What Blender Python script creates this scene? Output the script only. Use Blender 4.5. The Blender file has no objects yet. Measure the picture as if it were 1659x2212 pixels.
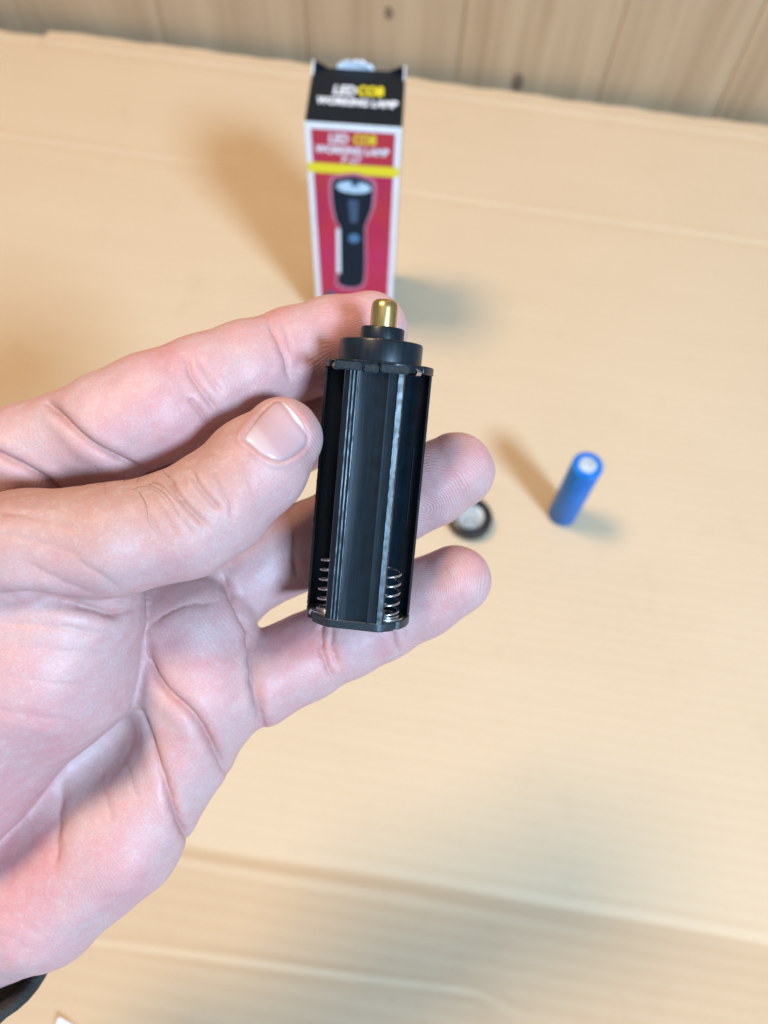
import bpy, bmesh, math, random
import numpy as np
from mathutils import Vector, Matrix

# ------------------------------------------------------------------ camera
# The hand and the holder are measured in millimetres; everything on the table is measured in
# table units of 1.46 mm (the lens stands 307 units = 448 mm above the table top).
TU = 448.0 / 307.0
MM = 0.001 * TU                                  # metres per unit: table units first, plain millimetres from the holder on
CAM_H = 307.0
FPX, CX, CY = 1662.0, 829.5, 1106.0              # pinhole model of the phone lens
_d = np.array([775.0 - CX, 1940.0 - CY, FPX]); _d /= np.linalg.norm(_d)
_up = -_d
_yv = np.array([0, 0, 1.0]) - _up * _up[2]; _yv /= np.linalg.norm(_yv)
_xv = np.cross(_yv, _up)
ROT = np.stack([_xv, _yv, _up])                  # lens frame (x right, y down, z ahead) -> world
POS = np.array([0, 0, CAM_H])

sc = bpy.context.scene
cam_data = bpy.data.cameras.new('camera')
cam = bpy.data.objects.new('camera', cam_data)
sc.collection.objects.link(cam)
sc.camera = cam
cam_data.sensor_fit = 'VERTICAL'
cam_data.sensor_height = 36.0
cam_data.lens = FPX / 2212.0 * 36.0
cam_data.clip_start = 0.005
cam_data.clip_end = 50
cm = np.eye(4)
cm[:3, 0] = ROT[:, 0]; cm[:3, 1] = -ROT[:, 1]; cm[:3, 2] = -ROT[:, 2]; cm[:3, 3] = (0, 0, 0.448)
cam.matrix_world = Matrix(cm.tolist())
cam_data.dof.use_dof = True
cam_data.dof.focus_distance = 0.147
cam_data.dof.aperture_fstop = cam_data.lens / 1.95

# ------------------------------------------------------------------ light
world = bpy.data.worlds.new('World'); sc.world = world; world.use_nodes = True
bg = world.node_tree.nodes['Background']
bg.inputs[0].default_value = (0.80, 0.86, 1.0, 1); bg.inputs[1].default_value = 0.33

def area(name, loc, target, size, power, color):
    l = bpy.data.lights.new(name, 'AREA'); l.shape = 'DISK'; l.size = size; l.energy = power; l.color = color
    o = bpy.data.objects.new(name, l); sc.collection.objects.link(o)
    o.location = loc
    o.rotation_euler = (Vector(target) - Vector(loc)).to_track_quat('-Z', 'Y').to_euler()
    return o
area('cool_lamp', (1.02, -1.0, 1.60), (-0.1, -0.25, 0.1), 0.44, 72.0, (0.43, 0.70, 1.0))
area('warm_lamp', (-0.86, 0.50, 2.20), (0.6, -0.9, 0), 0.62, 41.0, (1.0, 0.73, 0.43))

sc.view_settings.view_transform = 'Standard'
sc.view_settings.look = 'None'
sc.view_settings.exposure = 0.16
sc.view_settings.gamma = 1.0

# ------------------------------------------------------------------ helpers
def W(p):                                         # lens-frame mm -> world metres
    return (np.asarray(p) @ ROT.T + np.array([0, 0, 448.0])) * 0.001
def at(px, py, d):                                # picture point at a depth -> lens-frame mm
    return np.array([(px - CX) * d / FPX, (py - CY) * d / FPX, d])
def ray(px, py):
    return ROT @ np.array([px - CX, py - CY, FPX])
def on_z(px, py, z=0.0):                          # picture point on a level plane -> world mm
    v = ray(px, py); t = (z - CAM_H) / v[2]
    return POS + v * t
def on_y(px, py, y):                              # picture point on an upright plane facing the viewer
    v = ray(px, py); t = y / v[1]
    return POS + v * t

def mesh_obj(name, verts, faces, mat, parent=None, smooth=False):
    me = bpy.data.meshes.new(name)
    me.from_pydata([tuple(map(float, v)) for v in verts], [], [tuple(f) for f in faces])
    me.update()
    if smooth:
        me.shade_smooth()
    o = bpy.data.objects.new(name, me); sc.collection.objects.link(o)
    if mat: me.materials.append(mat)
    if parent: o.parent = parent
    return o
def bm_obj(name, bm, mat, parent=None, smooth=False):
    bmesh.ops.recalc_face_normals(bm, faces=bm.faces)
    me = bpy.data.meshes.new(name); bm.to_mesh(me); bm.free()
    if smooth: me.shade_smooth()
    o = bpy.data.objects.new(name, me); sc.collection.objects.link(o)
    if mat: me.materials.append(mat)
    if parent: o.parent = parent
    return o
def empty(name, loc=(0, 0, 0)):
    o = bpy.data.objects.new(name, None); sc.collection.objects.link(o); o.location = loc
    o.empty_display_size = 0.01
    return o
def tag(o, label, cat, group=None):
    o['label'] = label; o['category'] = cat
    if group: o['group'] = group
    return o
def lathe(name, prof, mat, parent=None, n=64, loc=(0, 0, 0), smooth=True, ang=30):
    vs, fs = [], []
    for r, z in prof:
        for i in range(n):
            a = 2 * math.pi * i / n
            vs.append(((r * math.cos(a) + loc[0]) * MM, (r * math.sin(a) + loc[1]) * MM, (z + loc[2]) * MM))
    m = len(prof)
    for j in range(m - 1):
        for i in range(n):
            k = (i + 1) % n
            fs.append((j * n + i, j * n + k, (j + 1) * n + k, (j + 1) * n + i))
    fs.append(tuple(range(n - 1, -1, -1))); fs.append(tuple((m - 1) * n + i for i in range(n)))
    o = mesh_obj(name, vs, fs, mat, parent)
    if smooth: sharp(o, ang)
    return o
def sharp(o, ang=30):
    o.data.shade_smooth()
    o.data.set_sharp_from_angle(angle=math.radians(ang))
def tube(name, pts, r, mat, parent=None, n=8, taper=None):
    pts = [Vector(p) for p in pts]; vs, fs = [], []
    up = Vector((0.123, 0.45, 0.88)).normalized()
    for i, p in enumerate(pts):
        t = (pts[min(i + 1, len(pts) - 1)] - pts[max(i - 1, 0)]).normalized()
        a = t.cross(up).normalized(); b = t.cross(a)
        rr = r if taper is None else r * taper(i / (len(pts) - 1))
        for k in range(n):
            an = 2 * math.pi * k / n
            vs.append(p + a * (rr * math.cos(an)) + b * (rr * math.sin(an)))
    for i in range(len(pts) - 1):
        for k in range(n):
            q = (k + 1) % n
            fs.append((i * n + k, i * n + q, (i + 1) * n + q, (i + 1) * n + k))
    fs.append(tuple(range(n))); fs.append(tuple((len(pts) - 1) * n + k for k in range(n - 1, -1, -1)))
    return mesh_obj(name, vs, fs, mat, parent, smooth=True)

# ------------------------------------------------------------------ material helpers
class NT:
    def __init__(s, name):
        s.m = bpy.data.materials.new(name); s.m.use_nodes = True
        s.t = s.m.node_tree; s.b = s.t.nodes['Principled BSDF']
    def n(s, kind, **kw):
        x = s.t.nodes.new('ShaderNode' + kind)
        for k, v in kw.items():
            if hasattr(x, k): setattr(x, k, v)
            else: x.inputs[k.replace('_', ' ')].default_value = v
        return x
    def l(s, a, b): s.t.links.new(a, b)
    def coord(s, scale=(1, 1, 1), rot=(0, 0, 0), out='Object'):
        c = s.n('TexCoord'); mp = s.n('Mapping'); s.l(c.outputs[out], mp.inputs[0])
        mp.inputs['Scale'].default_value = scale; mp.inputs['Rotation'].default_value = rot
        return mp.outputs[0]
    def noise(s, vec, scale, detail=3, rough=0.5):
        x = s.n('TexNoise'); s.l(vec, x.inputs['Vector'])
        x.inputs['Scale'].default_value = scale; x.inputs['Detail'].default_value = detail; x.inputs['Roughness'].default_value = rough
        return x.outputs['Fac']
    def ramp(s, fac, stops):
        r = s.n('ValToRGB'); s.l(fac, r.inputs[0]); e = r.color_ramp.elements
        while len(e) < len(stops): e.new(0.5)
        for q, (p, c) in zip(e, stops): q.position = p; q.color = c if len(c) == 4 else (*c, 1)
        return r.outputs[0]
    def math(s, op, a, b=None, c=None):
        x = s.n('Math'); x.operation = op
        for i, v in enumerate((a, b, c)):
            if v is None: continue
            if isinstance(v, (int, float)): x.inputs[i].default_value = v
            else: s.l(v, x.inputs[i])
        return x.outputs[0]
    def mix(s, fac, a, b, mode='MIX'):
        x = s.n('Mix'); x.data_type = 'RGBA'; x.blend_type = mode
        for i, v in ((0, fac), (6, a), (7, b)):
            if isinstance(v, (int, float)): x.inputs[i].default_value = v
            elif isinstance(v, tuple): x.inputs[i].default_value = v if len(v) == 4 else (*v, 1)
            else: s.l(v, x.inputs[i])
        return x.outputs[2]
    def bump(s, h, strength, dist, prev=None):
        x = s.n('Bump'); s.l(h, x.inputs['Height'])
        x.inputs['Strength'].default_value = strength; x.inputs['Distance'].default_value = dist
        if prev: s.l(prev, x.inputs['Normal'])
        return x.outputs[0]
    def attr(s, name):
        x = s.n('Attribute'); x.attribute_name = name; return x.outputs['Fac']
    def set(s, **kw):
        for k, v in kw.items():
            i = s.b.inputs[k.replace('_', ' ')]
            if isinstance(v, (int, float)): i.default_value = v
            elif isinstance(v, tuple): i.default_value = v if len(v) == len(i.default_value) else (*v, 1)
            else: s.l(v, i)
        return s

def plain(name, col, rough=0.5, metal=0.0, spec=0.5, var=0.0, scale=300):
    m = NT(name); m.set(Roughness=rough, Metallic=metal)
    m.b.inputs['Specular IOR Level'].default_value = spec
    v = m.coord()
    if var:
        f = m.noise(v, scale, 4)
        c2 = tuple(max(0, c * (1 - var)) for c in col); c3 = tuple(min(1, c * (1 + var)) for c in col)
        m.set(Base_Color=m.ramp(f, [(0.3, c2), (0.7, c3)]))
    else:
        m.set(Base_Color=col)
    return m.m

# cardboard: kraft liner with faint flute bands running along the sheet
m = NT('kraft_cardboard')
v = m.coord()
st = m.coord(scale=(0.04, 1, 1))
f1 = m.noise(st, 260, 3, 0.6); f2 = m.noise(v, 1400, 3, 0.7); f3 = m.noise(v, 9, 3); f4 = m.noise(m.coord(scale=(0.08, 1, 1)), 60, 2)
wv = m.n('TexWave', wave_type='BANDS', bands_direction='Y'); m.l(v, wv.inputs['Vector'])
wv.inputs['Scale'].default_value = 42; wv.inputs['Distortion'].default_value = 0.5; wv.inputs['Detail'].default_value = 2; wv.inputs['Detail Scale'].default_value = 0.6
c = m.ramp(f1, [(0.2, (0.56, 0.405, 0.26)), (0.8, (0.62, 0.46, 0.305))])
c = m.mix(0.45, c, m.ramp(f2, [(0.3, (0.50, 0.355, 0.22)), (0.7, (0.68, 0.51, 0.335))]))
c = m.mix(0.5, c, m.ramp(f3, [(0.3, (0.555, 0.40, 0.25)), (0.7, (0.62, 0.46, 0.30))]))
c = m.mix(0.35, c, m.ramp(f4, [(0.3, (0.565, 0.41, 0.265)), (0.7, (0.61, 0.455, 0.30))]))
f5 = m.noise(m.coord(scale=(0.4, 1, 1)), 700, 4, 0.7)
c = m.mix(m.ramp(f5, [(0.60, (0, 0, 0)), (0.74, (0.55,) * 3)]), c, (0.38, 0.26, 0.15))
f6 = m.noise(v, 22, 5, 0.7)
c = m.mix(m.ramp(f6, [(0.58, (0, 0, 0)), (0.72, (0.22,) * 3)]), c, (0.42, 0.29, 0.17))
c = m.mix(0.25, c, (0.55, 0.42, 0.285))
m.set(Base_Color=c, Roughness=0.75)
m.b.inputs['Specular IOR Level'].default_value = 0.25
b = m.bump(wv.outputs['Fac'], 0.20, 0.0005)
b = m.bump(f1, 0.10, 0.0004, b)
m.set(Normal=m.bump(f2, 0.2, 0.0002, b))
CARD = m.m
m = NT('kraft_edge'); m.set(Base_Color=(0.42, 0.30, 0.17), Roughness=0.9); KEDGE = m.m

# pale glazed pine boards
m = NT('pine_board')
info = m.n('ObjectInfo')
st = m.coord(scale=(1, 1, 0.05))
dis = m.n('VectorMath', operation='ADD'); m.l(st, dis.inputs[0])
cmb = m.n('CombineXYZ'); m.l(m.math('MULTIPLY', info.outputs['Random'], 7.0), cmb.inputs[0]); m.l(cmb.outputs[0], dis.inputs[1])
g1 = m.noise(dis.outputs[0], 130, 5, 0.6); g2 = m.noise(dis.outputs[0], 28, 3, 0.55); g3 = m.noise(m.coord(), 2600, 2)
c = m.ramp(g1, [(0.25, (0.38, 0.235, 0.125)), (0.75, (0.62, 0.42, 0.24))])
c = m.mix(0.5, c, m.ramp(g2, [(0.3, (0.31, 0.175, 0.088)), (0.7, (0.62, 0.435, 0.265))]))
c = m.mix(m.math('MULTIPLY', info.outputs['Random'], 0.35), c, (0.50, 0.35, 0.22))
m.set(Base_Color=c, Roughness=0.5); m.set(Normal=m.bump(g1, 0.3, 0.0005))
PINE = m.m
KNOT = plain('pine_knot', (0.20, 0.13, 0.08), 0.55, var=0.4, scale=500)

# black injection-moulded plastic
m = NT('black_plastic')
v = m.coord()
s1 = m.noise(m.coord(scale=(1, 1, 0.06)), 900, 4, 0.65); s2 = m.noise(v, 350, 3)
m.set(Base_Color=m.ramp(s2, [(0.3, (0.002, 0.006, 0.010)), (0.7, (0.004, 0.011, 0.018))]),
      Roughness=m.ramp(s1, [(0.3, (0.27,) * 3), (0.75, (0.46,) * 3)]))
m.set(Normal=m.bump(s1, 0.12, 0.0002))
m.b.inputs['Specular IOR Level'].default_value = 0.34
BLACK = m.m
m = NT('rough_black_plastic')
v = m.coord(); s1 = m.noise(v, 1500, 4, 0.7)
m.set(Base_Color=m.ramp(s1, [(0.4, (0.006, 0.011, 0.016)), (0.75, (0.02, 0.03, 0.038))]), Roughness=0.42, Normal=m.bump(s1, 0.25, 0.0002))
BLACKR = m.m
m = NT('brass')
v = m.coord(scale=(1, 1, 0.1)); s1 = m.noise(v, 700, 4, 0.6)
m.set(Base_Color=m.ramp(s1, [(0.3, (0.50, 0.34, 0.11)), (0.7, (0.72, 0.54, 0.24))]), Metallic=1.0, Roughness=m.ramp(s1, [(0.3, (0.22,) * 3), (0.7, (0.36,) * 3)]))
BRASS = m.m
STEEL = plain('spring_steel', (0.50, 0.51, 0.53), 0.26, 1.0)

# ------------------------------------------------------------------ cardboard sheet, table, wall
YAW = math.atan(-0.105)
def sheet_height(u, v):
    """profile of the sheet across its length (mm): flat, a crushed score at v=9, then a flap bent slightly up"""
    z = np.zeros_like(u)
    vf = 9.0 + 0.8 * np.sin(u / 57.0) + 0.3 * np.sin(u / 19.0 + 1)
    t = vf - v
    droop = np.where(t > 0, t, 0)
    sl = -0.45
    z -= sl * (droop - 1.5 * (1 - np.exp(-droop / 1.5)))
    z -= 0.25 * np.exp(-((t - 1) / 1.4) ** 2)                       # crushed score
    z += 0.28 * np.exp(-((t + 2.4) / 1.8) ** 2) * (0.5 + 0.5 * np.sin(u / 60 - 0.3))                    # bead beside it
    z += 0.7 * np.exp(-((t - 5.5) / 2.2) ** 2) * (0.5 + 0.5 * np.sin(u / 55 + 2.2))
    # second score across the flap, curling down towards the near edge on the right
    c2 = -26.8 + (np.minimum(u, 40) + 83.7) * 0.0467 - np.where(u > 40, ((u - 40) / 8.0) ** 2, 0)
    t2 = c2 - v
    z += 0.32 * np.exp(-((t2 + 1.0) / 1.2) ** 2) - 0.28 * np.exp(-((t2 - 1.2) / 1.2) ** 2)
    # small dent line on the flap and a shallow score across the far part
    dd = (u - 27) * 0.69 + (v + 6) * 0.72
    z -= 0.5 * np.exp(-(dd / 1.3) ** 2) * np.clip((5 - v) / 4, 0, 1) * np.clip((v + 18) / 4, 0, 1)
    z += 0.35 * np.exp(-((v - 357.5) / 2.2) ** 2) - 0.35 * np.exp(-((v - 353.5) / 2.2) ** 2)
    z += 0.30 * np.exp(-((v - 446) / 3.0) ** 2) - 0.5 * np.exp(-((v - 441) / 2.5) ** 2)
    z += 0.5 * np.sin(u / 90 + v / 140) + 0.35 * np.sin(v / 37 + u / 400)
    return z
us = np.linspace(-480, 480, 321)
vs_ = np.concatenate([np.arange(-150, -34, 3.0), np.arange(-34, 24, 0.8), np.arange(24, 340, 5.0), np.arange(340, 372, 1.0), np.arange(372, 432, 4.0), np.arange(432, 455.1, 1.05)])
U, V = np.meshgrid(us, vs_, indexing='ij')
Vb = V.copy()
# ragged far edge: torn lower layer left of a little step
last = V > 430
edge = np.where(U < -283, -4.0 + 0.010 * (U + 283), 0.0) + 0.5 * np.sin(U / 11.0) + 0.4 * np.sin(U / 4.3)
Vb = np.where(last, V + edge * (V - 430) / 25.0, V)
Zt = sheet_height(U, Vb)
Zt = Zt - np.where((U < -283) & (V > 441), 1.2, 0)
nu, nv = U.shape
top = np.stack([U, Vb, Zt], -1).reshape(-1, 3) * MM
bot = np.stack([U, Vb, Zt - 3.5], -1).reshape(-1, 3) * MM
idx = np.arange(nu * nv).reshape(nu, nv)
fs = []
q = np.stack([idx[:-1, :-1], idx[1:, :-1], idx[1:, 1:], idx[:-1, 1:]], -1).reshape(-1, 4)
fs += q.tolist(); fs += (q[:, ::-1] + nu * nv).tolist()
o4 = nu * nv
ring = list(idx[:, -1]) ; fs += [(int(a), int(a) + o4, int(b_) + o4, int(b_)) for a, b_ in zip(ring[1:], ring[:-1])][::1]
ring = list(idx[:, 0]); fs += [(int(a), int(a) + o4, int(b_) + o4, int(b_)) for a, b_ in zip(ring[:-1], ring[1:])]
ring = list(idx[0, :]); fs += [(int(a), int(a) + o4, int(b_) + o4, int(b_)) for a, b_ in zip(ring[1:], ring[:-1])]
ring = list(idx[-1, :]); fs += [(int(a), int(a) + o4, int(b_) + o4, int(b_)) for a, b_ in zip(ring[:-1], ring[1:])]
sheet = mesh_obj('cardboard_sheet', np.concatenate([top, bot]), fs, CARD)
sharp(sheet, 60)
sheet.rotation_euler = (0, 0, YAW)
tag(sheet, 'large tan corrugated cardboard sheet with a creased, bent front flap', 'cardboard')

def slab(name, u0, u1, v0, v1, z0, z1, mat, parent=None, bev=0.0):
    bm = bmesh.new(); bmesh.ops.create_cube(bm, size=1)
    bmesh.ops.scale(bm, vec=((u1 - u0) * MM, (v1 - v0) * MM, (z1 - z0) * MM), verts=bm.verts)
    bmesh.ops.translate(bm, vec=((u0 + u1) / 2 * MM, (v0 + v1) / 2 * MM, (z0 + z1) / 2 * MM), verts=bm.verts)
    if bev: bmesh.ops.bevel(bm, geom=bm.edges[:], offset=bev * MM, segments=2, affect='EDGES')
    return bm_obj(name, bm, mat, parent)
tb = slab('table', -500, 500, 14, 450, -40, -4.6, plain('table_wood', (0.30, 0.2, 0.12), 0.6, var=0.2, scale=60)); tb['kind'] = 'structure'
tb.rotation_euler = (0, 0, YAW)

wall = empty('wall'); wall['kind'] = 'structure'
wall.rotation_euler = (0, 0, YAW)
# board joints read off along the sheet's far edge
joints = []
for px, py in ((-300, 30), (48, 70), (362, 100), (668, 138), (985, 178), (1287, 222), (1535, 252), (1850, 290)):
    p = on_z(px, py, -10); joints.append(p[0] * math.cos(-YAW) - p[1] * math.sin(-YAW))
joints = sorted(joints)
for a_, b_ in zip(joints[:-1], joints[1:]):
    bm = bmesh.new()
    g = 0.12; e = 1.3
    prof = [(a_ + g, 466 + 9), (a_ + g, 466 + 0.9), (a_ + g + e, 466), (b_ - g - e, 466), (b_ - g, 466 + 0.9), (b_ - g, 466 + 9)]
    lo = [bm.verts.new((x * MM, y * MM, -0.4)) for x, y in prof]; hi = [bm.verts.new((x * MM, y * MM, 1.3)) for x, y in prof]
    bm.faces.new(lo); bm.faces.new(hi)
    for i in range(6):
        j = (i + 1) % 6; bm.faces.new((lo[i], lo[j], hi[j], hi[i]))
    bm_obj('plank', bm, PINE, wall)
slab('backing', joints[0], joints[-1], 476, 484, -250, 900, plain('wall_backing', (0.2, 0.12, 0.07), 0.8), wall)
for px, py, rx, rz in ((840, 28, 2.6, 4), (1118, 178, 3.6, 6)):
    v = ray(px, py); n_ = np.array([-math.sin(YAW), math.cos(YAW), 0]); t = 465.9 / (v @ n_); p = POS + v * t
    u = p[0] * math.cos(YAW) + p[1] * math.sin(YAW)
    vs = [(u * MM, 465.5 * MM, p[2] * MM)] + [((u + rx * math.cos(k * .3927) * (1 + .12 * math.sin(3 * k))) * MM, 465.9 * MM, (p[2] + rz * math.sin(k * .3927)) * MM) for k in range(16)]
    mesh_obj('knot', vs, [(0, 1 + (k + 1) % 16, 1 + k) for k in range(16)], KNOT, wall)

# ------------------------------------------------------------------ printed carton
BH, BY = 112.0, 261.0
xl = on_z(657, 264, BH)[0]; xr = on_z(868, 277, BH)[0]
BD = 33.0
carton = empty('carton', (0, 0, 0))
tag(carton, 'small red and black printed carton standing upright behind the fingers', 'box')
WHITE = plain('white_carton_board', (0.78, 0.80, 0.84), 0.45, var=0.05)
m = NT('red_print')
v = m.coord(); sp = m.n('SeparateXYZ'); m.l(v, sp.inputs[0])
f = m.noise(v, 60, 3)
zz = m.math('MULTIPLY_ADD', sp.outputs[2], 1 / 0.112, 0.0)
zz = m.math('ADD', zz, m.math('MULTIPLY_ADD', f, 0.12, -0.06))
c = m.ramp(zz, [(0.0, (0.60, 0.20, 0.03)), (0.12, (0.58, 0.11, 0.04)), (0.22, (0.50, 0.014, 0.045)), (0.6, (0.50, 0.012, 0.10)), (0.8, (0.50, 0.014, 0.05)), (1.0, (0.46, 0.018, 0.05))])
f2 = m.noise(v, 42, 1)
c = m.mix(m.ramp(f2, [(0.48, (0, 0, 0)), (0.68, (0.75,) * 3)]), c, (0.42, 0.004, 0.09))
m.set(Base_Color=c, Roughness=0.35); RED = m.m
LIDB = plain('black_print', (0.004, 0.008, 0.013), 0.45, spec=0.2)
YEL = plain('yellow_print', (0.80, 0.66, 0.02), 0.4)
WPRINT = plain('white_print', (0.82, 0.84, 0.90), 0.4)
PALEP = plain('pale_blue_print', (0.45, 0.62, 0.78), 0.4, var=0.3, scale=200)
DARKP = plain('dark_blue_print', (0.004, 0.014, 0.028), 0.5, spec=0.15)
MIDP = plain('mid_blue_print', (0.03, 0.08, 0.16), 0.4, var=0.4, scale=150)
GLOWP = plain('pink_print', (0.56, 0.07, 0.13), 0.4)
HALOP = plain('pale_pink_print', (0.55, 0.22, 0.34), 0.4)
BTNP = plain('button_blue_print', (0.06, 0.18, 0.36), 0.4)

def panel(name, x0, x1, y0, y1, z0, z1, mat, bev=0.15):
    return slab(name, x0, x1, y0, y1, z0, z1, mat, carton, bev)
T = 0.5
panel('front_panel', xl, xr, BY, BY + T, 0, BH, WHITE)
panel('back_panel', xl, xr, BY + BD - T, BY + BD, 0, BH - 0.4, WHITE)
panel('side_panel', xl, xl + T, BY + T, BY + BD - T, 0, BH - 0.3, LIDB)
panel('side_panel', xr - T, xr, BY + T, BY + BD - T, 0, BH - 0.3, LIDB)
panel('bottom_panel', xl + T, xr - T, BY + T, BY + BD - T, 0.3, 0.8, WHITE)
# bowed lid hinged at the front edge
vs, fs = [], []
for j in range(2):
    for i in range(9):
        for k in range(9):
            x = xl + 0.15 + (xr - xl - 0.3) * k / 8; y = BY + 0.3 + (BD - 0.4) * i / 8
            z = BH + 0.15 + 0.9 * math.sin(math.pi * i / 8) * (0.5 + 0.5 * math.sin(math.pi * k / 8)) - 0.5 * j
            vs.append((x * MM, y * MM, z * MM))
for i in range(8):
    for k in range(8):
        a = i * 9 + k; fs.append((a, a + 1, a + 10, a + 9)); a += 81; fs.append((a, a + 9, a + 10, a + 1))
for i in range(8):
    fs += [(i * 9, (i + 1) * 9, (i + 1) * 9 + 81, i * 9 + 81), (i * 9 + 8, i * 9 + 89, (i + 1) * 9 + 89, (i + 1) * 9 + 8),
           (i, i + 81, i + 82, i + 1), (72 + i, 73 + i, 154 + i, 153 + i)]
lid = mesh_obj('lid', vs, fs, LIDB, carton); sharp(lid, 50)
# dust flap corners poking up, and the torn white tuck edge behind the lid
def flake(name, pts, mat, parent, th=(0, 0.45, 0)):
    n = len(pts); a = [tuple(c * MM for c in p) for p in pts]; b2 = [tuple((c + t) * MM for c, t in zip(p, th)) for p in pts]
    return mesh_obj(name, a + b2, [tuple(range(n)), tuple(range(2 * n - 1, n - 1, -1))] + [(i, (i + 1) % n, (i + 1) % n + n, i + n) for i in range(n)], mat, parent)
for s, x in ((1, xl + 0.2), (-1, xr - 0.65)):
    flake('dust_flap', [(x, BY + BD - 6, BH), (x, BY + BD - 4.5, BH + 1.6), (x, BY + BD - 0.6, BH + 3.4), (x, BY + BD, BH + 3.0), (x, BY + BD, BH)], WHITE, carton, (0.45, 0, 0))
    flake('dust_flap_fold', [(x + 0.1 * s, BY + BD - 0.6, BH + 0.2), (x + s * 6, BY + BD - 0.6, BH + 0.2), (x + s * 3.5, BY + BD - 0.4, BH + 1.4), (x + s * 0.6, BY + BD - 0.3, BH + 2.8)], LIDB, carton)
random.seed(5)
pts = []
for k in range(15):
    x = xl + 9.5 + 15.0 * k / 14
    pts.append((x, BY + BD + 0.3 + 0.5 * math.sin(k * 2.1), BH + 0.6 + 3.0 * math.sin(math.pi * k / 14) ** 0.7 * (0.75 + 0.35 * random.random())))
pts += [(xl + 24.5, BY + BD + 0.2, BH - 1), (xl + 9.5, BY + BD + 0.2, BH - 1)]
flake('torn_tuck_edge', pts, WHITE, carton)

def print_poly(name, pxs, mat, lay):
    P = [on_y(px, py, BY) for px, py in pxs]
    y = BY - 0.06 - 0.05 * lay
    vs = [(p[0] * MM, y * MM, p[2] * MM) for p in P]
    return mesh_obj(name, vs, [tuple(range(len(vs)))], mat, carton)
def smooth_loop(pts, n=6):
    out = []; m_ = len(pts)
    for i in range(m_):
        p0, p1, p2, p3 = [np.array(pts[(i + k - 1) % m_], float) for k in range(4)]
        for j in range(n):
            t = j / n
            out.append(tuple(0.5 * ((2 * p1) + (-p0 + p2) * t + (2 * p0 - 5 * p1 + 4 * p2 - p3) * t * t + (-p0 + 3 * p1 - 3 * p2 + p3) * t ** 3)))
    return out
panel('red_panel', xl + 2.3, xr - 2.3, BY - 0.05, BY, 2.5, BH - 2.6, RED, 0)
z1 = on_y(765, 356, BY)[2]; z0 = on_y(765, 377, BY)[2]
panel('yellow_stripe', xl + 0.3, xr - 0.3, BY - 0.11, BY - 0.06, z0, z1, YEL, 0)
sil = [(718, 393), (732, 384), (765, 380), (797, 390), (806, 402), (805, 432), (802, 452), (792, 479), (788, 497), (788, 581), (782, 614), (757, 621), (732, 613), (730, 593), (734, 497), (727, 477), (719, 440)]
cx_, cy_ = 762, 500
print_poly('lamp_picture_glow', smooth_loop([(cx_ + (x - cx_) * 1.20, cy_ + (y - cy_) * 1.06) for x, y in sil]), GLOWP, 2)
print_poly('lamp_picture_halo', smooth_loop([(cx_ + (x - cx_) * 1.09, cy_ + (y - cy_) * 1.025) for x, y in sil]), HALOP, 2.6)
print_poly('lamp_picture_body', smooth_loop(sil), DARKP, 3.4)
print_poly('lamp_picture_lens', [(764 + 38 * math.cos(t / 24 * 6.2832), 404 + 13 * math.sin(t / 24 * 6.2832) + 3 * math.cos(t / 24 * 6.2832)) for t in range(24)], PALEP, 4.2)
print_poly('lamp_picture_bulb', [(766 + 9 * math.cos(t / 16 * 6.2832), 396 + 6 * math.sin(t / 16 * 6.2832)) for t in range(16)], MIDP, 5)
print_poly('lamp_picture_sheen', [(752, 430), (775, 432), (772, 480), (757, 480)], MIDP, 4.2)
print_poly('lamp_picture_button', [(765 + 12 * math.cos(t / 16 * 6.2832), 514 + 10 * math.sin(t / 16 * 6.2832)) for t in range(16)], BTNP, 4.2)
print_poly('lamp_picture_strip', [(727, 492), (735, 494), (736, 590), (728, 588)], WPRINT, 4.2)
print_poly('lamp_picture_small', [(714 + 12 * math.cos(t / 16 * 6.2832), 636 + 9 * math.sin(t / 16 * 6.2832)) for t in range(16)], MIDP, 3)

def lettering(name, text, size, loc, rot, mat, weight=0.0, shear=0.0, sx=1.0):
    cu = bpy.data.curves.new(name, 'FONT'); cu.body = text; cu.size = size * MM; cu.align_x = 'CENTER'
    cu.offset = weight * MM; cu.shear = shear; cu.resolution_u = 3
    tmp = bpy.data.objects.new('tmp_text', cu); sc.collection.objects.link(tmp)
    dg = bpy.context.evaluated_depsgraph_get(); dg.update()
    me = bpy.data.meshes.new_from_object(tmp.evaluated_get(dg))
    bpy.data.objects.remove(tmp); bpy.data.curves.remove(cu)
    me.name = name; me.materials.clear(); me.materials.append(mat)
    o = bpy.data.objects.new(name, me); sc.collection.objects.link(o); o.parent = carton
    o.location = tuple(c * MM for c in loc); o.rotation_euler = rot; o.scale = (sx, 1, 1)
    return o
def front_text(text, px, py, size, mat, weight, sx=1.0):
    p = on_y(px, py, BY); lettering('lettering', text, size, (p[0], BY - 0.13, p[2]), (math.pi / 2, 0, 0), mat, weight, 0.12, sx)
def top_text(text, px, py, size, mat, weight, sx=1.0):
    p = on_z(px, py, BH + 1.1); lettering('lettering', text, size, (p[0], p[1], BH + 1.25), (0, 0, 0), mat, weight, 0.12, sx)
front_text('LED', 731, 308, 5.6, WPRINT, 0.15, 0.80); front_text('COB', 787, 311, 5.6, YEL, 0.22, 0.76)
front_text('WORKING LAMP', 760, 333, 4.7, WPRINT, 0.16, 0.80); front_text('P-27', 758, 352, 4.2, WPRINT, 0.05)
top_text('LED', 743, 205, 7.6, WPRINT, 0.2, 0.68); top_text('COB', 799, 207, 7.6, YEL, 0.3, 0.64)
top_text('WORKING LAMP', 770, 229, 5.8, WPRINT, 0.2, 0.70)

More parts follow.
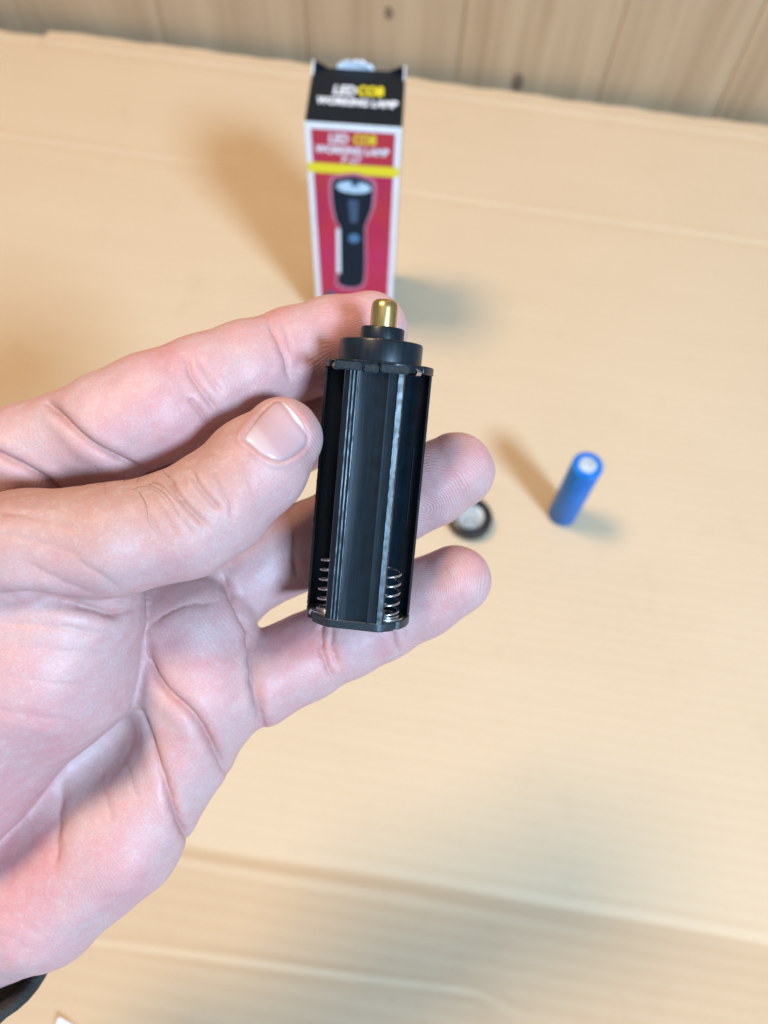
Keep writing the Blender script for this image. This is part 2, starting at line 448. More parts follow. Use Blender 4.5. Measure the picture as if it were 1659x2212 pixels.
# ------------------------------------------------------------------ blue cell and end cap
p = on_z(1213, 1112, 0)
m = NT('blue_wrap'); v = m.coord(scale=(1, 1, 0.2))
m.set(Base_Color=m.ramp(m.noise(v, 200, 2), [(0.3, (0.0, 0.125, 0.46)), (0.7, (0.0, 0.165, 0.56))]), Roughness=0.38)
m.b.inputs['Specular IOR Level'].default_value = 0.25; BLUE = m.m
cell = empty('battery_cell', (p[0] * MM, p[1] * MM, 0.0006))
tag(cell, 'slim bright blue battery cell standing upright on the cardboard', 'battery')
lathe('wrap', [(5.4, 0), (6.0, 0.15), (6.25, 0.6), (6.25, 43.4), (6.1, 44.1), (5.6, 44.4), (3.7, 44.4), (3.6, 44.0)], BLUE, cell, 48)
lathe('end_disc', [(3.55, 43.6), (3.55, 44.1), (3.3, 44.25), (1.5, 44.25), (1.3, 44.05), (0.2, 44.05)], plain('cell_end_metal', (0.52, 0.58, 0.62), 0.4, 0.3, var=0.25, scale=250), cell, 40)
lathe('base_disc', [(5.2, -0.1), (5.2, 0.1)], STEEL, cell, 32)

p = on_z(1013, 1128, 0)
cap = empty('end_cap', (p[0] * MM, p[1] * MM, 0.0006))
tag(cap, 'round black end cap with silver inside lying behind the fingertips', 'cap')
lathe('shell', [(8.6, 0), (9.3, 0.5), (9.7, 1.4), (9.7, 5.4), (9.4, 6.3), (8.8, 7.0), (7.6, 7.4), (6.9, 7.0), (6.7, 6.2), (6.7, 3.0)], plain('cap_black', (0.010, 0.013, 0.016), 0.35), cap, 64)
lathe('contact_disc', [(6.65, 3.1), (6.65, 4.6), (5.6, 5.4), (4.4, 5.2), (4.0, 4.5), (0.8, 4.4), (0.4, 4.4)], plain('cap_silver', (0.55, 0.62, 0.68), 0.3, 0.6), cap, 48)
sp_pts = [((1.6 + 0.4 * math.sin(t * .05)) * math.cos(t * .4) * MM, ((1.6) * math.sin(t * .4) - 3.0) * MM, (4.7 + t * .02) * MM) for t in range(50)]
tube('contact_spring', sp_pts, 0.00035, STEEL, cap)

# scrap of white paper at the near edge
def shp(px, py, lift):
    z = 15.0
    for _ in range(6):
        p = on_z(px, py, z)
        u = p[0] * math.cos(YAW) + p[1] * math.sin(YAW); v = -p[0] * math.sin(YAW) + p[1] * math.cos(YAW)
        z = float(sheet_height(np.array([u]), np.array([v]))[0]) + 0.5 + lift
    return (p[0] * MM, p[1] * MM, z * MM)
scrap_pts = [shp(112, 2240, 0), shp(127, 2197, 1.5), shp(150, 2208, 0.6), shp(188, 2235, 0), shp(160, 2300, 0)]
n = len(scrap_pts)
o = mesh_obj('paper_scrap', scrap_pts + [(a, b, c - 0.0003) for a, b, c in scrap_pts], [tuple(range(n)), tuple(range(2 * n - 1, n - 1, -1))] + [(i, (i + 1) % n, (i + 1) % n + n, i + n) for i in range(n)], WPRINT)
tag(o, 'tiny white paper corner lying on the cardboard flap by the sleeve', 'paper')

# ------------------------------------------------------------------ battery holder
MM = 0.001
A = at(774, 1316, 158.5); B = at(819, 803, 152.0)             # axis ends between the end plates (lens frame)
HL = float(np.linalg.norm(B - A))
zax = (B - A) / HL
view = -(A + B) / 2; view /= np.linalg.norm(view)             # towards the lens
yax = -(view - zax * (view @ zax)); yax /= np.linalg.norm(yax)
xax = np.cross(yax, zax)
Mh = np.eye(4); Rw = ROT @ np.stack([xax, yax, zax], 1)
spin = math.radians(-5.0)
Rw = Rw @ np.array([[math.cos(spin), -math.sin(spin), 0], [math.sin(spin), math.cos(spin), 0], [0, 0, 1]])
Mh[:3, :3] = Rw; Mh[:3, 3] = W(A)
holder = empty('battery_holder'); holder.matrix_world = Matrix(Mh.tolist())
tag(holder, 'black plastic battery holder with brass tip held up in the hand', 'battery holder')

def extrude(name, prof, z0, z1, mat, parent, rot=0.0, bev=0.0, ang=25, jitter=0.0):
    c_, s_ = math.cos(rot), math.sin(rot); n = len(prof); vs = []
    zs = [z0, z1] if not jitter else list(np.linspace(z0, z1, 90))
    rng = random.Random(3)
    for z in zs:
        for i, pnt in enumerate(prof):
            x, y = pnt[:2]
            if jitter and len(pnt) > 2:
                x += pnt[2] * jitter * (rng.random() - 0.5); y += pnt[2] * jitter * (rng.random() - 0.5)
            vs.append(((x * c_ - y * s_) * MM, (x * s_ + y * c_) * MM, z * MM))
    fs = []
    for j in range(len(zs) - 1):
        for i in range(n):
            k = (i + 1) % n; fs.append((j * n + i, j * n + k, (j + 1) * n + k, (j + 1) * n + i))
    fs.append(tuple(range(n - 1, -1, -1))); fs.append(tuple((len(zs) - 1) * n + i for i in range(n)))
    o = mesh_obj(name, vs, fs, mat, parent)
    bm = bmesh.new(); bm.from_mesh(o.data); bmesh.ops.recalc_face_normals(bm, faces=bm.faces); bm.to_mesh(o.data); bm.free()
    sharp(o, ang)
    return o
# rib: outer face with fine flutes at the left, hollow panel in the middle; concave sides following the cells
face = [(-5.7, -8.35), (-5.5, -8.75), (-4.6, -9.25), (-4.5, -9.50, .3), (-4.28, -9.43, .5), (-4.22, -9.26), (-3.9, -9.26), (-3.85, -9.56, .4), (-3.60, -9.48, .6),
        (-3.54, -9.28), (-3.2, -9.28), (-3.15, -9.52, .4), (-2.98, -9.46, .5), (-2.9, -9.27), (-2.2, -9.1), (-1.2, -8.98), (0.2, -8.95), (1.4, -9.02), (2.3, -9.2), (2.7, -9.42),
        (3.05, -9.38), (3.3, -9.2), (3.9, -9.15), (4.4, -9.2), (4.55, -9.48, 0.6), (5.05, -9.34, 1.0), (5.5, -9.16, 1.6), (5.72, -8.45, 1.0)]
def arc(cx0, cy0, r, a0, a1, n):
    return [(cx0 + r * math.cos(math.radians(a0 + (a1 - a0) * i / (n - 1))), cy0 + r * math.sin(math.radians(a0 + (a1 - a0) * i / (n - 1)))) for i in range(n)]
# right channel centre (5.28,-3.05); from the outer corner round to the cusp
RC = 5.35
side_r = arc(5.28, -3.05, RC, -86, -166, 12)
side_l = arc(-5.28, -3.05, RC, -14, -94, 12)
prof = face + side_r + side_l
for k in range(3):
    extrude('rib', prof, -0.2 if k == 0 else 0.0, HL + 0.2, BLACK, holder, k * 2 * math.pi / 3, jitter=0.08 if k == 0 else 0.05)
# moulded outline on the inner wall of the right-hand bay and the left-hand bay
for rot, sgn in ((2 * math.pi / 3, -1), (-2 * math.pi / 3, 1)):
    for a0 in (-64, -30):
        aa = [(-5.28 if sgn < 0 else 5.28) + (RC - 0.06) * math.cos(math.radians(a0 if sgn < 0 else 180 - a0)), -3.05 + (RC - 0.06) * math.sin(math.radians(a0))]
        pr = [(aa[0] + 0.11 * math.cos(t), aa[1] + 0.11 * math.sin(t)) for t in np.linspace(0, 6.28, 7)[:-1]]
        extrude('moulding_line', pr, 18, 34, BLACK, holder, rot)

slab('moulding_line', 0.95, 1.15, -9.07, -8.8, 26, 36, BLACK, holder, 0.05)
def plate_outline(R, n=120, flat=9.55, notch=None):
    out = []
    for i in range(n):
        a = 2 * math.pi * i / n
        r = R
        for k in range(3):
            fa = -math.pi / 2 + k * 2 * math.pi / 3
            da = (a - fa + math.pi) % (2 * math.pi) - math.pi
            if abs(da) < math.radians(58): r = min(r, flat / max(0.3, math.cos(da)) if abs(da) < math.radians(33) else R)
        if notch:
            for na, nw, nd in notch:
                da = (a - math.radians(na) + math.pi) % (2 * math.pi) - math.pi
                if abs(da) < math.radians(nw): r -= nd
        out.append((r * math.cos(a), r * math.sin(a)))
    return out
def plate(name, R, z0, z1, flat, notch, mat):
    o = extrude(name, plate_outline(R, flat=flat, notch=notch), z0, z1, mat, holder)
    md = o.modifiers.new('bevel', 'BEVEL'); md.width = 0.00022; md.segments = 2; md.limit_method = 'ANGLE'; md.angle_limit = math.radians(50)
    return o
plate('bottom_plate', 10.6, -1.75, 0.05, 9.35, [(-151, 4.5, 0.9), (-38, 3.0, 0.5)], BLACKR)
plate('top_plate', 10.7, HL - 0.05, HL + 1.5, 10.0, [(-141, 4.5, 0.9), (-39, 4.5, 0.9), (-90, 5.0, 0.6)], BLACK)
# raised lugs on the front of the top plate with a notch between
for x0, x1, zz in ((-7.4, -2.4, 0.0), (1.1, 6.4, 0.0), (-2.1, 0.8, -0.15)):
    o = slab('lug', x0, x1, -10.35 if zz == 0 else -10.1, -8.4, HL - 0.55 + zz, HL + 0.95 + zz, BLACKR, holder, 0.25)
lathe('wide_collar', [(8.2, HL + 1.3), (8.2, HL + 5.3), (8.05, HL + 5.65), (7.7, HL + 5.8), (3, HL + 5.8)], BLACK, holder, 80)
lathe('narrow_collar', [(4.3, HL + 5.6), (4.3, HL + 8.1), (4.15, HL + 8.4), (3.9, HL + 8.5), (1, HL + 8.5)], BLACK, holder, 64)
lathe('brass_pin', [(2.62, HL + 8.3), (2.62, HL + 12.2), (2.55, HL + 12.8), (2.3, HL + 13.4), (1.8, HL + 13.8), (1.0, HL + 13.95), (0.2, HL + 14.0)], BRASS, holder, 48)
def helix(cx0, cy0, turns, r0, r1, h0, h1, n=26, coil=1.4):
    pts = []
    N = int(turns * n)
    for i in range(N + 1):
        t = i / N; a = t * turns * 2 * math.pi + 0.8
        zt = 0.0 if t < coil / turns else (t - coil / turns) / (1 - coil / turns)
        z = h0 + (h1 - h0) * zt + 0.5 * t
        r = r0 + (r1 - r0) * t
        pts.append(((cx0 + r * math.cos(a)) * MM, (cy0 + r * math.sin(a)) * MM, z * MM))
    return pts
for k, ang in enumerate((-30, -150, 90)):
    cx0, cy0 = 5.6 * math.cos(math.radians(ang)), 5.6 * math.sin(math.radians(ang))
    tube('spring', helix(cx0 + (0.9 if k == 0 else -0.5 if k == 1 else 0), cy0 - (1.2 if k < 2 else 0), 6.2 if k == 0 else 6.8, 2.6, 2.45, 0.55, 9.3 if k == 0 else 10.8), 0.00025, STEEL, holder, 8)
    lathe('contact_plate', [(4.3, 0.06), (4.3, 0.36), (3.9, 0.40)], STEEL, holder, 40, (cx0 + 0.4 * math.cos(math.radians(ang)), cy0 + 0.4 * math.sin(math.radians(ang)), 0))
# bent metal clips hooked over the plate rims
def clip(ang, z0, z1, w=1.3):
    a = math.radians(ang); er = np.array([math.cos(a), math.sin(a)]); et = np.array([-er[1], er[0]])
    path = [(8.0, z0), (9.6, z0), (10.35, z0 + 0.25), (10.6, z0 + 0.8), (10.55, (z0 + z1) / 2), (10.35, z1 - 0.35), (9.8, z1), (8.4, z1)]
    vs, fs = [], []
    for r, z in path:
        for s in (-1, 1):
            for dr in (0, -0.22):
                pz = er * (r + dr) + et * s * w / 2; vs.append((pz[0] * MM, pz[1] * MM, z * MM))
    for i in range(len(path) - 1):
        b0 = i * 4; c0 = b0 + 4
        fs += [(b0, b0 + 2, c0 + 2, c0), (b0 + 1, c0 + 1, c0 + 3, b0 + 3), (b0, c0, c0 + 1, b0 + 1), (b0 + 2, b0 + 3, c0 + 3, c0 + 2)]
    o = mesh_obj('metal_clip', vs, fs, STEEL, holder); sharp(o, 60)
clip(-39, HL - 0.6, HL + 1.0); clip(-141, HL - 0.6, HL + 1.0, 0.9); clip(-151, -1.3, 0.5, 1.1)

# ------------------------------------------------------------------ the hand (signed distance field -> mesh)
def chain(*pts):
    return [(at(x, y, d), r) for x, y, d, r in pts]
GROUPS = {
    'palm': [
        chain((447, 1486, 167, 11.2), (396, 1612, 167, 10.8), (258, 1794, 168, 13.2), (88, 1934, 170, 14.8), (-115, 1968, 176, 19), (-300, 2110, 188, 20.5), (-470, 2270, 202, 22)),
        chain((440, 1480, 166.5, 12.0), (424, 1362, 167, 10.6), (270, 1225, 178, 11.0), (60, 1120, 168, 12.5), (-110, 1050, 164, 13.5)),
        chain((424, 1362, 167, 10.6), (325, 1385, 168, 11.0)), chain((440, 1480, 167, 11.0), (330, 1400, 168.5, 11.0)),
        chain((330, 1490, 180, 14), (150, 1640, 178.5, 16.3), (-60, 1850, 184, 18)),
        chain((250, 1330, 182, 13), (20, 1450, 186, 15), (-140, 1640, 184, 16)),
        chain((-110, 1050, 164, 13.5), (-190, 1300, 172, 17), (-230, 1600, 174, 20), (-200, 1900, 178, 20)),
    ],
    'thenar': [
        chain((-190, 1730, 160, 19), (-110, 1630, 158, 19.5), (25, 1470, 157, 19.5), (98, 1408, 155, 18.8)),
        chain((98, 1408, 155, 18.8), (155, 1302, 150.5, 13.0), (20, 1270, 149, 13), (-100, 1260, 150, 14)),
    ],
    'thumb': [
        chain((-220, 1330, 152, 15), (-100, 1215, 142, 11.8), (60, 1183, 140, 10.5), (250, 1165, 140, 10.1), (400, 1132, 142, 10.1), (470, 1086, 143.5, 10.0), (555, 1008, 146, 9.5), (608, 947, 148.5, 7.9)),
    ],
    'index': [
        chain((-110, 1050, 164, 13.0), (70, 985, 158, 10.6), (245, 916, 155, 10.2), (330, 880, 155, 10.5), (440, 836, 158, 10.4), (540, 800, 162, 10.2), (640, 765, 167, 9.9), (720, 738, 170, 9.6), (793, 718, 172, 8.9)),
        chain((250, 925, 153, 9.7), (345, 885, 153, 9.6)),
    ],
    'middle': [
        chain((270, 1190, 174, 12.0), (400, 1035, 178, 11.6), (590, 955, 184, 10.0), (720, 905, 183, 9.3), (815, 878, 178, 8.3)),
    ],
    'ring': [
        chain((410, 1345, 171, 11.0), (490, 1262, 174, 10.4), (615, 1193, 177.5, 9.9), (740, 1140, 177, 9.3), (864, 1082, 176, 9.2), (930, 1048, 175, 9.2), (984, 1018, 174, 8.7)),
    ],
    'pinky': [
        chain((440, 1480, 167, 12.0), (557, 1468, 170.5, 10.1), (660, 1418, 172.5, 9.5), (740, 1378, 174, 9.3), (826, 1338, 175, 8.9), (910, 1293, 175, 8.7), (984, 1254, 174, 8.0)),
    ],
}
KIN = {'palm': 6.5, 'thenar': 6.0, 'thumb': 4.0, 'index': 4.0, 'middle': 3.0, 'ring': 3.0, 'pinky': 3.0}

def smin(a, b, k):
    h = np.maximum(k - np.abs(a - b), 0) / k
    return np.minimum(a, b) - h * h * k * 0.25
def cap_sdf(P, a, ra, b, rb):
    a = a.astype(P.dtype); ab = (b - a).astype(P.dtype); L = float(ab @ ab)
    q = P - a
    t = np.clip((q @ ab) / L, 0, 1)
    q -= t[:, None] * ab
    return np.sqrt(np.einsum('ij,ij->i', q, q)) - (ra + t * (rb - ra))
def group_sdf(P, name):
    res = None
    for ch in GROUPS[name]:
        cs = None
        for (a, ra), (b, rb) in zip(ch[:-1], ch[1:]):
            d = cap_sdf(P, a, ra, b, rb)
            cs = d if cs is None else smin(cs, d, 1.6)
        res = cs if res is None else smin(res, cs, KIN[name])
    return res
def hand_parts(P):
    return {g: group_sdf(P, g) for g in GROUPS}
def hand_sdf(P, parts=None):
    g = parts or hand_parts(P)
    base = smin(g['palm'], g['thenar'], 1.0)
    out = smin(smin(g['palm'], g['thenar'], 1.0), g['thumb'], 1.6)
    for n_, k in (('index', 3.5), ('middle', 3.0), ('ring', 1.4), ('pinky', 1.6)):
        f = smin(g['palm'], g[n_], k)
        out = smin(out, f, 0.5)
    return out
def grad(P, f0, h=0.25):
    G = np.empty_like(P)
    for i in range(3):
        e = np.zeros(3, P.dtype); e[i] = h
        G[:, i] = hand_sdf(P + e) - f0
    return G / np.maximum(np.linalg.norm(G, axis=1, keepdims=True), 1e-9)

def surface_nets(F, org, h):
    nx, ny, nz = F.shape
    ins = F < 0
    c = np.zeros((nx - 1, ny - 1, nz - 1), np.int8)
    for i in (0, 1):
        for j in (0, 1):
            for k in (0, 1):
                c += ins[i:nx - 1 + i, j:ny - 1 + j, k:nz - 1 + k]
    act = (c > 0) & (c < 8)
    I = np.argwhere(act)
    vid = np.full(act.shape, -1, np.int64); vid[act] = np.arange(len(I))
    acc = np.zeros((len(I), 3)); cnt = np.zeros(len(I))
    corners = [(i, j, k) for i in (0, 1) for j in (0, 1) for k in (0, 1)]
    val = {q: F[I[:, 0] + q[0], I[:, 1] + q[1], I[:, 2] + q[2]] for q in corners}
    for a in corners:
        for ax in range(3):
            if a[ax] == 0:
                b = list(a); b[ax] = 1; b = tuple(b)
                fa, fb = val[a], val[b]; m_ = (fa < 0) != (fb < 0)
                t = np.where(m_, fa / np.where(m_, fa - fb, 1), 0)
                p = np.tile(np.array(a, float), (len(I), 1)); p[:, ax] += t
                acc[m_] += p[m_]; cnt[m_] += 1
    Vt = (I + acc / cnt[:, None]) * h + org
    faces = []
    for ax in range(3):
        u, v = (ax + 1) % 3, (ax + 2) % 3
        sl0 = [slice(None)] * 3; sl1 = [slice(None)] * 3
        sl0[ax] = slice(0, -1); sl1[ax] = slice(1, None)
        a = ins[tuple(sl0)]; b = ins[tuple(sl1)]
        E = np.argwhere(a != b)
        E = E[(E[:, u] > 0) & (E[:, v] > 0) & (E[:, u] < F.shape[u] - 1) & (E[:, v] < F.shape[v] - 1)]
        s = a[tuple(E.T)]
        def vv(du, dv):
            q = E.copy(); q[:, u] += du; q[:, v] += dv
            return vid[tuple(q.T)]
        q = np.stack([vv(-1, -1), vv(0, -1), vv(0, 0), vv(-1, 0)], 1)
        q[~s] = q[~s][:, ::-1]
        faces.append(q)
    return Vt, np.concatenate(faces)

HS = 0.75
lo = np.array([-118.0, -52, 128]); hi = np.array([32.0, 128, 224])
nn = np.ceil((hi - lo) / HS).astype(int) + 1
gx, gy, gz = [lo[i] + HS * np.arange(nn[i]) for i in range(3)]
ST = 4
cgx, cgy, cgz = [np.concatenate([g[::ST], g[-1:]]) for g in (gx, gy, gz)]
X, Y, Z = np.meshgrid(cgx, cgy, cgz, indexing='ij')
Fc = hand_sdf(np.stack([X, Y, Z], -1).reshape(-1, 3).astype(np.float32)).reshape(X.shape)
ci = [np.minimum((np.arange(k) + ST // 2) // ST, len(c_) - 1) for k, c_ in zip(nn, (cgx, cgy, cgz))]
F = Fc[np.ix_(*ci)].astype(np.float32)
near = np.abs(F) < ST * HS * 1.05
I = np.argwhere(near)
F[near] = hand_sdf((lo + HS * I).astype(np.float32))
# the forearm is closed where it leaves the block, inside the sleeve
F[0] = F[-1] = 1; F[:, 0] = F[:, -1] = 1; F[:, :, 0] = F[:, :, -1] = 1
Vh, Fh = surface_nets(F, lo, HS)
def relax(V, Fq, it, lam=0.5):
    n = len(V)
    for _ in range(it):
        acc = np.zeros_like(V); cnt = np.zeros(n)
        for i in range(4):
            a, b = Fq[:, i], Fq[:, (i + 1) % 4]
            for ax in range(3): acc[:, ax] += np.bincount(a, V[b, ax], n) + np.bincount(b, V[a, ax], n)
            cnt += np.bincount(a, minlength=n) + np.bincount(b, minlength=n)
        V = V + lam * (acc / np.maximum(cnt, 1)[:, None] - V)
    return V
Vh = relax(Vh, Fh, 2)
# one linear subdivision
def subdivide(V, Fq):
    n = len(V)
    E = np.sort(np.concatenate([Fq[:, [i, (i + 1) % 4]] for i in range(4)]), axis=1)
    key = E[:, 0].astype(np.int64) * n + E[:, 1]
    uk, inv = np.unique(key, return_inverse=True)
    a, b = uk // n, uk % n
    em = (V[a] + V[b]) / 2; fm = V[Fq].mean(1)
    m_ = len(Fq); e = [n + inv[i * m_:(i + 1) * m_] for i in range(4)]
    f = n + len(uk) + np.arange(m_)
    Q = np.concatenate([np.stack([Fq[:, i], e[i], f, e[i - 1]], 1) for i in range(4)])
    return np.concatenate([V, em, fm]), Q
Vh, Fh = subdivide(Vh, Fh)
inner = (Vh[:, 0] > lo[0] + 2) & (Vh[:, 1] < hi[1] - 2) & (Vh[:, 2] < hi[2] - 2)
P = Vh.astype(np.float32)
f0 = hand_sdf(P)
Gn = grad(P, f0)
step = np.clip(f0, -1, 1)
P = P - Gn * (step * inner)[:, None]
parts = hand_parts(P)
names = list(GROUPS)
arr = np.stack([parts[g] for g in names], 1)
gid = np.array(arr.argmin(1)); order = np.sort(arr, 1)
gi = {g: i for i, g in enumerate(names)}
def proj(P):
    return P[:, 0] * FPX / P[:, 2] + CX, P[:, 1] * FPX / P[:, 2] + CY
px, py = proj(P)
mmpx = P[:, 2] / FPX
viewd = -P / np.linalg.norm(P, axis=1, keepdims=True)
facing = np.clip(np.einsum('ij,ij->i', viewd, Gn) * 2.5 + 0.6, 0, 1)

def poly_dist(px, py, pts, taper=True):
    """distance (px) to a smooth line and a weight that fades towards its ends"""
    q = np.array(pts, float)
    if len(q) > 2:                                   # Catmull-Rom refine
        out = []
        for i in range(len(q) - 1):
            p0, p1, p2, p3 = q[max(i - 1, 0)], q[i], q[i + 1], q[min(i + 2, len(q) - 1)]
            for t in np.linspace(0, 1, 5)[:-1]:
                out.append(0.5 * ((2 * p1) + (-p0 + p2) * t + (2 * p0 - 5 * p1 + 4 * p2 - p3) * t * t + (-p0 + 3 * p1 - 3 * p2 + p3) * t ** 3))
        q = np.array(out + [q[-1]])
    best = np.full(len(px), 1e9); par = np.zeros(len(px))
    for i in range(len(q) - 1):
        a, b = q[i], q[i + 1]; ab = b - a; L = ab @ ab + 1e-9
        t = np.clip(((px - a[0]) * ab[0] + (py - a[1]) * ab[1]) / L, 0, 1)
        d = np.hypot(px - a[0] - t * ab[0], py - a[1] - t * ab[1])
        m_ = d < best; best[m_] = d[m_]; par[m_] = (i + t[m_]) / (len(q) - 1)
    w = np.clip(np.minimum(par, 1 - par) / 0.22, 0, 1) if taper else np.ones(len(px))
    return best, 0.15 + 0.85 * w * w * (3 - 2 * w)

rng = np.random.default_rng(4)
def lumps(P, wl, n=10):
    s = np.zeros(len(P))
    for _ in range(n):
        k = rng.normal(size=3); k *= 2 * math.pi / wl * (0.6 + 0.8 * rng.random()) / np.linalg.norm(k)
        s += np.sin(P @ k + rng.random() * 6.28)
    return s / math.sqrt(n)
disp = 0.10 * lumps(P, 11.0) + 0.035 * lumps(P, 4.0)
redness = np.zeros(len(P))
CREASES = [  # groups, width mm, depth mm, points
    (('thumb',), 0.6, 0.50, [(362, 1026), (378, 1059), (408, 1098), (451, 1141)]),
    (('thumb',), 0.55, 0.40, [(410, 1010), (430, 1051), (456, 1081), (473, 1100)]),
    (('thumb',), 0.60, 0.15, [(458, 1006), (486, 1059), (501, 1098), (503, 1132)]),
    (('thumb',), 0.60, 0.14, [(388, 1030), (412, 1066), (440, 1100)]),
    (('thumb',), 0.60, 0.15, [(314, 1049), (347, 1098), (383, 1158)]),
    (('thumb',), 0.60, 0.11, [(285, 1056), (315, 1110), (352, 1165)]),
    (('thumb',), 0.55, 0.10, [(335, 1052), (362, 1085), (395, 1130), (420, 1160)]),
    (('thumb',), 0.55, 0.12, [(505, 985), (530, 1020), (545, 1060)]),
    (('thumb',), 0.8, 0.15, [(159, 1205), (215, 1240), (267, 1278)]),
    (('thumb',), 0.8, 0.15, [(56, 1214), (129, 1253), (215, 1287)]),
    (('thumb',), 0.8, 0.11, [(-10, 1150), (90, 1172), (190, 1205)]),
    (('thumb',), 0.7, 0.12, [(-10, 1105), (80, 1118), (190, 1150)]),
    (('thumb', 'thenar'), 1.1, 0.85, [(-30, 1284), (50, 1289), (107, 1296), (172, 1308), (245, 1326), (300, 1306)]),
    (('thenar', 'palm'), 0.9, 0.15, [(-20, 1343), (129, 1354), (236, 1374)]),
    (('thenar',), 0.9, 0.10, [(30, 1392), (140, 1405), (250, 1410)]),
    (('thenar',), 0.9, 0.08, [(-10, 1450), (90, 1470), (200, 1480)]),
    (('thenar',), 0.9, 0.08, [(-10, 1530), (90, 1545), (180, 1555)]),
    (('index', 'palm'), 1.0, 1.00, [(95, 860), (120, 887), (172, 939), (236, 982), (320, 1018)]),
    (('index', 'palm'), 1.0, 0.95, [(-40, 965), (0, 982), (64, 1016), (120, 1055), (150, 1080)]),
    (('index',), 0.7, 0.40, [(398, 760), (413, 810), (440, 850), (478, 900)]),
    (('index',), 0.7, 0.35, [(408, 860), (430, 885), (450, 918)]),
    (('index',), 0.6, 0.20, [(425, 770), (452, 815), (480, 850)]),
    (('index',), 0.8, 0.40, [(578, 690), (595, 724), (615, 770), (628, 830)]),
    (('index',), 0.6, 0.20, [(606, 690), (618, 724), (632, 765)]),
    (('palm', 'ring', 'pinky', 'middle'), 1.2, 1.1, [(285, 1330), (305, 1387), (352, 1477), (413, 1537), (455, 1605), (500, 1690)]),
    (('palm', 'pinky'), 1.1, 0.8, [(275, 1480), (310, 1563), (357, 1692), (387, 1778), (410, 1825)]),
    (('palm',), 1.8, 0.45, [(150, 1665), (133, 1692), (125, 1760), (122, 1830), (118, 1890)]),
    (('palm', 'ring', 'middle'), 1.0, 0.9, [(478, 1236), (496, 1276), (516, 1318), (545, 1372)]),
    (('palm', 'pinky', 'ring'), 1.0, 0.95, [(536, 1350), (543, 1410), (548, 1465), (559, 1520), (572, 1585)]),
    (('palm', 'ring'), 0.8, 0.14, [(300, 1390), (340, 1340), (400, 1310), (470, 1300)]),
    (('palm',), 0.8, 0.14, [(205, 1560), (255, 1640), (300, 1740)]),
    (('palm',), 0.8, 0.12, [(180, 1640), (215, 1700), (250, 1790)]),
    (('palm',), 1.4, 0.10, [(-20, 1960), (40, 1985), (95, 2030)]),
    (('palm',), 1.4, 0.10, [(-20, 2010), (30, 2030), (75, 2065)]),
    (('pinky',), 0.7, 0.45, [(700, 1330), (694, 1385), (704, 1430), (724, 1475)]),
    (('pinky',), 0.6, 0.30, [(718, 1350), (716, 1395), (730, 1440)]),
    (('pinky',), 0.7, 0.32, [(835, 1300), (845, 1360), (862, 1412)]),
    (('pinky',), 0.6, 0.16, [(858, 1290), (866, 1340), (880, 1390)]),
    (('ring',), 0.7, 0.35, [(640, 1140), (632, 1190), (642, 1250)]),
]
crease_mask = np.zeros(len(P))
for grp, w, dep, pts in CREASES:
    q = np.array(pts); pad = 70
    sel = np.where((px > q[:, 0].min() - pad) & (px < q[:, 0].max() + pad) & (py > q[:, 1].min() - pad) & (py < q[:, 1].max() + pad) & (facing > 0) & np.isin(gid, [gi[g] for g in grp]))[0]
    if not len(sel): continue
    wob = 2.5 * np.sin(P[sel, 0] * 0.9 + P[sel, 1] * 1.3) + 1.5 * np.sin(P[sel, 0] * 2.3 - P[sel, 1] * 1.9)
    d, wt = poly_dist(px[sel] + wob * 0.5, py[sel] + wob * 0.5, pts)
    dm = d * mmpx[sel]
    pr = -1.45 * dep * np.exp(-(dm / (0.55 * w)) ** 1.4) - 0.35 * dep * np.exp(-(dm / (2.2 * w)) ** 2) + 0.35 * dep * np.exp(-((dm - 2.0 * w) / (1.3 * w)) ** 2)
    disp[sel] += pr * wt * facing[sel]
    crease_mask[sel] = np.maximum(crease_mask[sel], np.exp(-(dm / (0.9 * w)) ** 2) * wt * min(1, dep * 1.2))
# soft volume: (px, py, radius px, height mm, groups)
for x, y, rad, hgt, grp in [
    (300, 1880, 130, 1.2, ('palm',)), (400, 1480, 80, 1.4, ('palm', 'pinky', 'ring')), (420, 1380, 70, 1.0, ('palm', 'ring')), (390, 1640, 60, 1.0, ('palm',)),
    (250, 1650, 90, -1.6, ('palm',)), (200, 1600, 70, -1.2, ('palm',)), (820, 690, 70, 0.6, ('index',)), (980, 1030, 60, 0.6, ('ring',)), (970, 1265, 60, 0.6, ('pinky',)),
    (620, 1455, 60, 0.7, ('pinky',)), (770, 1385, 50, 0.5, ('pinky',)), (520, 790, 60, 0.5, ('index',)), (390, 1060, 34, 0.3, ('thumb',)), (440, 1040, 30, 0.3, ('thumb',)),
    (230, 930, 70, 0.8, ('index',)), (120, 1480, 120, 0.8, ('thenar',))]:
    sel = np.isin(gid, [gi[g] for g in grp])
    disp[sel] += hgt * np.exp(-((px[sel] - x) ** 2 + (py[sel] - y) ** 2) / rad ** 2) * facing[sel]

